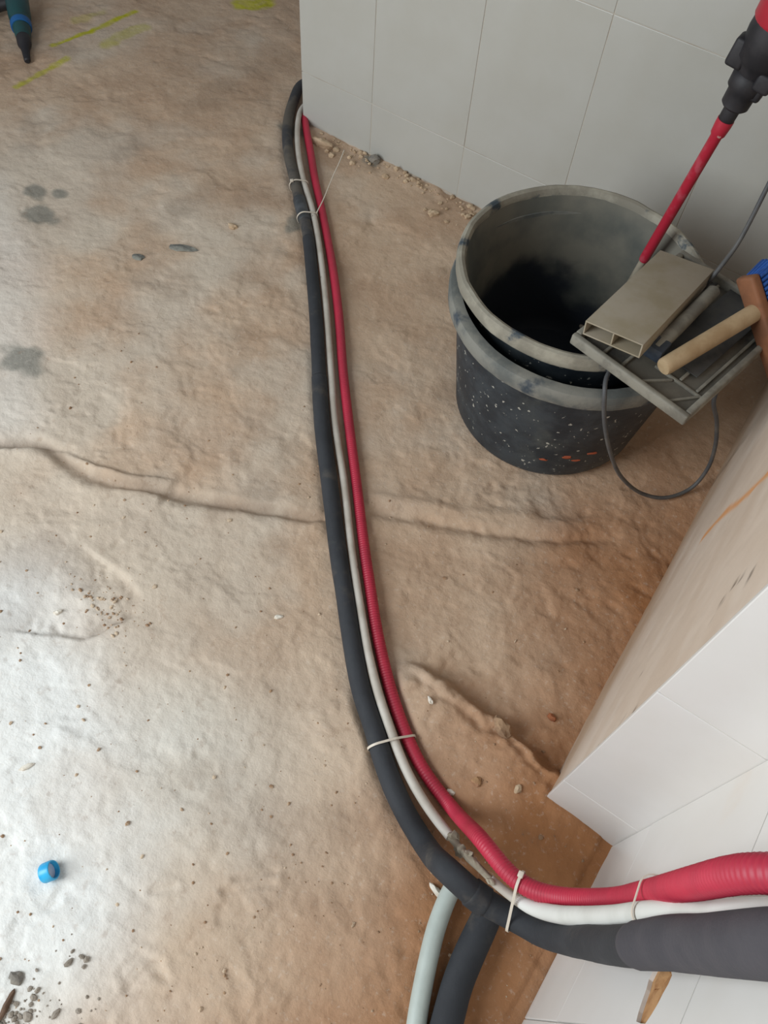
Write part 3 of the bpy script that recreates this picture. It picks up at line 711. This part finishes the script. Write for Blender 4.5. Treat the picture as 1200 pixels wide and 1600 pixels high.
# ------------------------------------------------------------------ plastic tray across the tub
A = Vector((-0.2582, 1.0542, 0.425)); B = Vector((-0.0124, 1.0047, 0.425))
e1 = (B - A).normalized(); e2 = Vector((-e1.y, e1.x, 0)); e3 = Vector((0, 0, 1))
WL, DL = (B - A).length, .345
A.z = 0
def T(u, v, z): return A + e1 * u + e2 * v + e3 * z
tr = thing('plastic_tray', 'shallow dusty grey ribbed plastic tray balanced across the tub rim', 'tray', T(WL / 2, DL / 2, .404))
bm = bmesh.new()
add_box(bm, T(WL / 2, DL / 2, .4075), e1, e2, e3, WL - .006, DL - .006, .005, .001)
child(link('base_plate', bm, M['tray'], None), tr)
for (u, v, w, d) in ((WL / 2, .006, WL, .012), (WL / 2, DL - .006, WL, .012), (.006, DL / 2, .012, DL - .024), (WL - .006, DL / 2, .012, DL - .024)):
    bm = bmesh.new(); add_box(bm, T(u, v, .4165), e1, e2, e3, w, d, .023, .0035, 3)
    child(link('rim_side', bm, M['tray_rim'], None), tr)
for u in (.06, .10, .145, .19, .225):
    bm = bmesh.new(); add_box(bm, T(u, DL / 2 + (.03 if u > .12 else 0), .412), e1, e2, e3, .006, DL - (.09 if u > .12 else .03), .008, .0015)
    child(link('rib', bm, M['tray_rim'], None), tr)
for (u0, v0, u1, v1) in ((.14, .015, .18, .065), (.20, .015, .235, .07), (.14, .07, .25, .07)):
    p, q = T(u0, v0, .4115), T(u1, v1, .4115); d = (q - p)
    bm = bmesh.new(); add_box(bm, (p + q) / 2, d.normalized(), e3.cross(d.normalized()), e3, d.length, .005, .007, .0012)
    child(link('rib', bm, M['tray_rim'], None), tr)

# flat two-channel duct on the tray
D0, D1, D2, D3 = [Vector(q) for q in [(-0.2417, 1.0461, 0.478), (-0.1346, 1.0403, 0.4932), (-0.1142, 1.3331, 0.46), (-0.2212, 1.3387, 0.4448)]]
dx = (D1 - D0).normalized(); dy0 = ((D2 - D1) + (D3 - D0)).normalized(); dy = (dy0 - dx * dy0.dot(dx)).normalized(); dz = dx.cross(dy)
dw = (D1 - D0).length; dl = ((D2 - D1).length + (D3 - D0).length) / 2
dk = thing('flat_duct', 'flat beige rectangular plastic duct with two open channels, lying on the tray', 'duct', (D0 + D1 + D2 + D3) / 4 - Vector((0, 0, .03)))
dh = .028; wt = .0028
def DP(u, v, z): return D0 + dx * u + dy * v + dz * (z - dh)
def duct_part(name, u, z, w, h, m):
    bm = bmesh.new(); add_box(bm, DP(u, dl / 2, z), dx, dy, dz, w, dl, h, .0008)
    return child(link(name, bm, m, None), dk)
duct_part('top_face', dw / 2, dh - wt / 2, dw, wt, M['duct'])
duct_part('bottom_face', dw / 2, wt / 2, dw, wt, M['duct'])
duct_part('side_wall', wt / 2, dh / 2, wt, dh - 2 * wt, M['duct'])
duct_part('side_wall', dw - wt / 2, dh / 2, wt, dh - 2 * wt, M['duct'])
duct_part('divider', dw / 2, dh / 2, wt, dh - 2 * wt, M['duct'])

# plastering trowel beside the duct
tw = thing('plastering_trowel', 'grey steel plastering trowel lying between the duct and the brush handle', 'trowel', T(.175, .2, .416))
bm = bmesh.new(); add_box(bm, T(.165, .215, .4185), e1, e2, e3, .085, .235, .0022, .0006)
child(link('blade', bm, M['blade'], None), tw)
bm = bmesh.new()
ha, hb = Vector((-0.1196, 1.0839, 0.452)), Vector((-0.0926, 1.2955, 0.452))
add_cyl(bm, ha, hb, ((0, .009), (.02, .0125), (.3, .0135), (.6, .0125), (.97, .0125), (1, .008)), 20, .85)
child(link('handle', bm, M['tray_rim'], None), tw)
bm = bmesh.new()
hd = (hb - ha).normalized()
add_box(bm, ha + hd * .012 - Vector((0, 0, .004)), hd, e3.cross(hd), e3, .035, .034, .028, .004)
child(link('handle_ferrule', bm, M['tool_plastic'], None), tw)
for k in (.2, .8):
    bm = bmesh.new(); p = ha.lerp(hb, k)
    add_box(bm, Vector((p.x, p.y, .431)), hd, e3.cross(hd), e3, .02, .008, .03, .002)
    child(link('handle_post', bm, M['steel'], None), tw)

# blue brush with a wooden handle
E0, H0, axis, C0 = [Vector(q) for q in [(-0.0913, 1.0635, 0.447), (-0.0132, 1.2461, 0.478), (0.7105, -0.1889, -0.6779), (-0.0132, 1.2461, 0.478)]]
hv = (H0 - E0).normalized(); ax = (axis - hv * axis.dot(hv)).normalized(); az = hv.cross(ax)
br = thing('broom', 'blue bristled broom head with short round wooden handle lying on the tray', 'broom', E0)
hl = (C0 - E0).dot(hv)
bm = bmesh.new(); add_cyl(bm, E0, E0 + hv * (hl + .004), ((0, .0140), (.012, .0155), (.05, .0160), (.6, .0160), (.9, .0160), (1, .0160)), 24)
child(link('handle', bm, M['handle_wood'], None), br)
bc = E0 + hv * (hl + .012) + ax * .035
bm = bmesh.new(); add_box(bm, bc, ax, az, hv, .20, .042, .020, .006, 3)
child(link('head_block', bm, M['block_wood'], None), br)
bm = bmesh.new(); rg = random.Random(2)
for i in range(24):
    for j in range(6):
        p = bc + ax * (-.092 + .184 * i / 23) + az * (-.018 + .036 * j / 5) + hv * .01
        q = p + hv * .05 + ax * ((i - 11.5) * .0009 + rg.uniform(-.003, .003)) + az * ((j - 2.5) * .002 + rg.uniform(-.002, .002))
        add_cyl(bm, p, q, ((0, .0032), (.8, .0044), (1, .004)), 7)
o = child(link('bristles', bm, M['bristle'], None), br); o['kind'] = 'stuff'; o['label'] = 'dense blue plastic bristles'

# ------------------------------------------------------------------ mixing drill standing in the tub
P0 = Vector((-0.2873, 1.4153, 0.085)); P1 = Vector((-0.2249, 1.4367, 0.65))
sd = (P1 - P0).normalized()
mx = thing('mixing_drill', 'red and black mortar mixing drill with red shaft standing in the tub', 'mixing drill', P0)
def SP(t, a=0, b=0):
    x, y, z = frame(sd, (0, -1, 0)); return P0 + sd * t + x * a + y * b
SLn = (P1 - P0).length
red0 = 0.2566
bm = bmesh.new(); add_cyl(bm, SP(red0), SP(SLn + .012), ((0, .0095), (.02, .0105), (.9, .0105), (.915, .0135), (.97, .0150), (1, .0150)), 20)
child(link('shaft', bm, M['shaft_red'], None), mx)
bm = bmesh.new(); add_cyl(bm, SP(.0), SP(red0 + .01), ((0, .007), (1, .0075)), 16)
tag(child(link('lower_shaft', bm, M['mortar'], None), mx), 'mortar coated lower end of the shaft')
bm = bmesh.new()
for k in range(3):
    pts = []
    for s in np.linspace(0, 1, 12):
        a = 2 * math.pi * (k / 3 + s * .4); r = .052 * math.sin(math.pi * (.12 + .8 * s))
        pts.append(tuple(SP(.0 + s * .10, r * math.cos(a), r * math.sin(a))) + (.004,))
    C4, s = catmull(pts, .006)
    for q in range(len(C4) - 1): add_cyl(bm, C4[q, :3], C4[q + 1, :3], ((0, .004), (1, .004)), 8)
child(link('paddle', bm, M['mortar'], None), mx)
KM = 0.001
def KS(t): return SP(SLn + t * KM)
bm = bmesh.new(); add_cyl(bm, KS(-.1), KS(40), ((0, .0125), (.05, .0138), (.95, .0145), (1, .0145)), 20)
child(link('coupling', bm, M['rubber'], None), mx)
bm = bmesh.new(); add_cyl(bm, KS(36), KS(178), ((0, .020), (.03, .024), (.20, .025), (.24, .030), (.38, .031), (.42, .027), (.48, .030), (.55, .035), (.60, .041), (.88, .045), (1, .044)), 28)
child(link('gearbox', bm, M['rubber'], None), mx)
bm = bmesh.new()
xx, yy, zz = frame(sd, (0, -1, 0))
for (t, a, b, s1, s2, s3) in ((120, .008, -.034, .034, .030, .046), (80, .006, .022, .026, .022, .034), (135, -.01, .030, .04, .026, .034), (100, .016, .026, .03, .03, .03)):
    add_box(bm, SP(SLn + t * KM, a, b), xx, yy, zz, s1, s2, s3, .006, 3)
tag(child(link('gear_cover', bm, M['rubber'], None), mx), None, None, None, 'stuff')
bm = bmesh.new(); add_cyl(bm, KS(175), KS(175) + sd * .23, ((0, .044), (.02, .047), (.3, .050), (.8, .046), (.93, .040), (1, .03)), 32)
child(link('motor_housing', bm, M['mixer_red'], None), mx)
for s in (-1, 1):
    hb0 = 175 * KM
    pts = [SP(SLn + hb0 + q, a, s * b) for q, a, b in ((.07, 0, .04), (.06, -.02, .10), (.10, -.03, .15), (.17, -.02, .15), (.22, 0, .09), (.22, 0, .03))]
    C4, q = catmull([tuple(p) + (.015,) for p in pts], .01)
    child(tube('grip', C4[:, :3], C4[:, 3], M['rubber'], None, 14), mx)
CORD = [(-0.1183, 1.5644, 0.72), (-0.1102, 1.467, 0.66), (-0.1058, 1.4095, 0.6), (-0.1023, 1.3846, 0.55), (-0.1016, 1.3639, 0.5), (-0.1067, 1.3319, 0.47), (-0.111, 1.3162, 0.445), (-0.1141, 1.3195, 0.425), (-0.075, 1.41, 0.395), (-0.04, 1.36, 0.37), (0.0, 1.28, 0.34), (0.0066, 1.1476, 0.36), (0.0369, 1.204, 0.25), (0.0631, 1.2371, 0.15), (0.0758, 1.2446, 0.07), (0.0698, 1.2229, 0.02), (0.0342, 1.1712, 0.012), (-0.0102, 1.1359, 0.03), (-0.0612, 1.0892, 0.1), (-0.1048, 1.0366, 0.22), (-0.1397, 1.0099, 0.33), (-0.1563, 1.0081, 0.388), (-0.1682, 1.0322, 0.395), (-0.165, 1.11, 0.401), (-0.15, 1.16, 0.399)]
C4, q = catmull([tuple(p) + (.0042,) for p in CORD], .006); C4 = smooth_path(C4, 6)
child(tube('power_cord', C4[:, :3], C4[:, 3], M['cord'], None, 12), mx)

# ------------------------------------------------------------------ drill lying at the far left
Q0 = Vector((-2.2597, 1.4455, 0.014)); Q1 = Vector((-2.5725, 1.6894, 0.06))
qd = (Q1 - Q0).normalized(); QL = (Q1 - Q0).length
dr = thing('cordless_drill', 'dark teal power drill with blue band and black nose lying at the top left', 'drill', Q0)
def QP(t): return Q0 + qd * t
bm = bmesh.new(); add_cyl(bm, QP(0), QP(.115), ((0, .006), (.03, .0095), (.45, .0125), (.62, .0165), (.7, .021), (.95, .022), (1, .019)), 20)
child(link('chuck', bm, M['rubber'], None), dr)
bm = bmesh.new(); add_cyl(bm, QP(.11), QP(.20), ((0, .019), (.1, .023), (.8, .030), (1, .030)), 24)
child(link('gear_housing', bm, M['teal'], None), dr)
bm = bmesh.new(); add_cyl(bm, QP(.158), QP(.182), ((0, .030), (.1, .0315), (.9, .0325), (1, .030)), 24)
child(link('torque_ring', bm, M['blue_band'], None), dr)
bm = bmesh.new(); add_cyl(bm, QP(.198), QP(.34), ((0, .030), (.1, .034), (.8, .036), (1, .026)), 24)
child(link('motor_body', bm, M['teal'], None), dr)
xq, yq, zq = frame(qd, (0, 0, 1))
gd = Vector((qd.y, -qd.x, 0)).normalized() * -1
gp = QP(.30)
bm = bmesh.new(); add_cyl(bm, gp, gp + gd * .11 - Vector((0, 0, .02)), ((0, .021), (.5, .019), (1, .021)), 18)
child(link('grip', bm, M['rubber'], None), dr)
bm = bmesh.new(); bp_ = gp + gd * .135 - Vector((0, 0, .024))
add_box(bm, bp_, gd, qd, gd.cross(qd), .045, .11, .062, .006, 3)
child(link('battery', bm, M['rubber'], None), dr)

# ------------------------------------------------------------------ blue bottle cap
cx, cy = (-0.4859, -0.1221)
cz = floor_z(cx, cy)
cp_ = thing('bottle_cap', 'bright blue plastic bottle cap lying on its side on the bright floor', 'bottle cap', (cx, cy, cz))
ca = Vector((0.6166, 0.7873, 0.0)); ca = Vector((ca.x, ca.y, .42)).normalized()
r0 = .0155
base = Vector((cx, cy, cz + .0135)) - ca * .010
bm = bmesh.new()
x, y, z = frame(ca)
n = 36
rings = []
for t, r in ((0, .0125), (.0015, .0150), (.004, .0155), (.019, .0155), (.0205, .0148), (.0205, .0132), (.004, .0130)):
    row = []
    for k in range(n * 2):
        rr = r + (.0004 if (k % 2 and .001 < t < .02 and r > .0149) else 0)
        a = math.pi * k / n
        row.append(bm.verts.new(base + ca * t + x * (rr * math.cos(a)) + y * (rr * math.sin(a))))
    rings.append(row)
for A_, B_ in zip(rings[:-1], rings[1:]):
    for k in range(2 * n): bm.faces.new((A_[k], A_[(k + 1) % (2 * n)], B_[(k + 1) % (2 * n)], B_[k]))
bm.faces.new(rings[0][::-1])
child(link('shell', bm, M['cap'], None), cp_)
bm = bmesh.new()
add_cyl(bm, base + ca * .011, base + ca * .0125, ((0, .0129), (1, .0127)), 32)
tag(child(link('liner', bm, M['cap_in'], None), cp_), 'pale liner inside the cap')

# ------------------------------------------------------------------ stones and rubble
STONES = [('stone_chip', (-0.4721, 0.4526), (0.009, 0.0045, 0.004), 0.9, 'st_white', 'bright white stone chip on the floor left of the black pipe', 'stone'), ('stone_chip', (0.0478, 0.2221), (0.015, 0.006, 0.006), -0.2, 'st_white', 'pointed white stone beside the pale branch pipe', 'stone'), ('stone_chip', (-0.0167, 0.3695), (0.008, 0.005, 0.004), 0.4, 'st_white', 'pale stone chip touching the red conduit', 'stone'), ('pebble', (0.0115, 0.4086), (0.009, 0.008, 0.006), 0.4, 'st_tan', 'round brown pebble in the soil right of the red conduit', 'stone'), ('slate_shard', (-1.3302, 1.12), (0.034, 0.012, 0.006), 0.35, 'st_slate', 'long grey slate shard lying alone on the upper floor', 'stone'), ('slate_shard', (-1.3986, 1.0282), (0.016, 0.011, 0.005), 0.4, 'st_slate', 'small grey slate shard left of the long one', 'stone'), ('rubble_lump', (-1.153, 1.739), (0.016, 0.013, 0.014), 0.4, 'st_grey', 'dark grey rubble lump at the foot of the tiled wall', 'rubble'), ('rubble_lump', (-1.3202, 1.7069), (0.04, 0.014, 0.014), 0, 'st_pale', 'pale mortar lump beside the red conduit at the wall corner', 'rubble'), ('concrete_lump', (-0.0019, 0.5148), (0.02, 0.013, 0.009), -0.4, 'crumb', 'broken concrete lump on the edge of the raised floor slab', 'rubble'), ('pebble', (0.065, 0.5957), (0.009, 0.007, 0.006), 0.2, 'st_red', 'reddish pebble near the foot of the plaster pier', 'stone'), ('stone_chip', (-0.1343, 0.4785), (0.008, 0.004, 0.004), -0.6, 'st_white', 'pale chip right of the conduit above the lower cable tie', 'stone'), ('rubble_lump', (-1.2816, 1.2648), (0.013, 0.01, 0.008), 0.2, 'st_pale', 'beige crumb of mortar on the upper left floor', 'rubble'), ('stone_chip', (-0.6448, -0.028), (0.011, 0.005, 0.004), 0.9, 'st_white', 'white stone lying in the pale dust at the left edge', 'stone'), ('stone_chip', (-0.8252, 0.2099), (0.008, 0.0055, 0.004), 1.2, 'st_white', 'pale stone inside the shallow broken dent', 'stone'), ('rubble_lump', (-0.8884, 1.6519), (0.014, 0.011, 0.01), 0.3, 'st_pale', 'pinkish mortar lump between the wall and the tub', 'rubble'), ('pebble', (0.0768, 0.4378), (0.009, 0.006, 0.005), 1.2, 'st_pale', 'beige pebble near the pointed corner of the tiled pier', 'stone'), ('stick', (-0.4001, -0.2894), (0.024, 0.005, 0.005), -1.2, 'stick', 'short dark stick at the bottom left edge', 'stick'), ('rubble_lump', (-0.4159, -0.2553), (0.012, 0.009, 0.007), 0.4, 'st_grey', 'grey crumb of rubble above the dark stick at bottom left', 'rubble')]
for i, (name, p, s, rz, mk, label, cat) in enumerate(STONES):
    bm = bmesh.new()
    lump_bm(bm, (0, 0, 0), s[0], s[1], s[2], rz, .22, 40 + i, 2)
    o = link(name, bm, M[mk], None, False)
    o.location = (p[0], p[1], floor_z(p[0], p[1]) + s[2] * .45)
    tag(o, label, cat, {'stone_chip': 'pale stone chips on the floor', 'pebble': 'pebbles on the floor', 'slate_shard': 'grey slate shards on the upper floor', 'rubble_lump': 'loose mortar and rubble lumps'}.get(name))
def gravel(name, label, n, pick, mk, seed, smin, smax):
    rng = random.Random(seed); bm = bmesh.new()
    pts = [pick(rng) for _ in range(n)]
    Z, _f = floor_fields(np.array([p[0] for p in pts]), np.array([p[1] for p in pts]))
    for (x, y), z in zip(pts, Z):
        s = smin + (smax - smin) * rng.random() ** 3
        r = bmesh.ops.create_icosphere(bm, subdivisions=1, radius=s)
        a, b, c = rng.uniform(.6, 1.2), rng.uniform(.6, 1.2), rng.uniform(.4, .8)
        for v in r['verts']:
            j = rng.uniform(.75, 1.2)
            v.co = Vector((x + v.co.x * a * j, y + v.co.y * b * j, float(z) + s * .2 + v.co.z * c * j))
    o = link(name, bm, M[mk], None, False)
    return tag(o, label, 'gravel', None, 'stuff')
def pick_near(rng):
    while True:
        x = rng.uniform(-1.3, .24); y = rng.uniform(-.4, .9)
        w = 1.0 if (x > -.3 and y < .5) else (.6 if y < .1 else .35)
        if x > .1 and y > .45: continue
        if rng.random() < w: return x, y
gravel('gravel', 'fine pale grit and crumbs scattered over the near floor', 380, pick_near, 'gravel', 11, .0012, .0055)
gravel('dirt_crumbs', 'fine brown crumbs of soil scattered over the floor', 280, pick_near, 'crumb', 12, .0012, .004)
dent_c = (-0.7554, 0.2697);
def pick_dent(rng):
    return dent_c[0] + rng.gauss(0, .045), dent_c[1] + rng.gauss(.008, .022)
gravel('dent_rubble', 'small crumbs lying in the shallow broken dent of the floor', 90, pick_dent, 'gravel', 15, .0015, .0055)
corner = (-0.3932, -0.3225);
def pick_corner(rng):
    a = rng.random() ** 1.6 * .16; t = rng.uniform(-.3, 1.7)
    return corner[0] + a * math.cos(t), corner[1] + a * math.sin(t)
gravel('corner_rubble', 'grey brown rubble crumbs gathered at the bottom left corner of the floor', 170, pick_corner, 'rubble', 14, .0015, .008)
def pick_foot(rng):
    return rng.uniform(-1.36, -.72), 1.752 - abs(rng.gauss(0, .035))
gravel('mortar_rubble', 'mortar crumbs and chips along the foot of the tiled wall', 130, pick_foot, 'st_pale', 13, .003, .013)
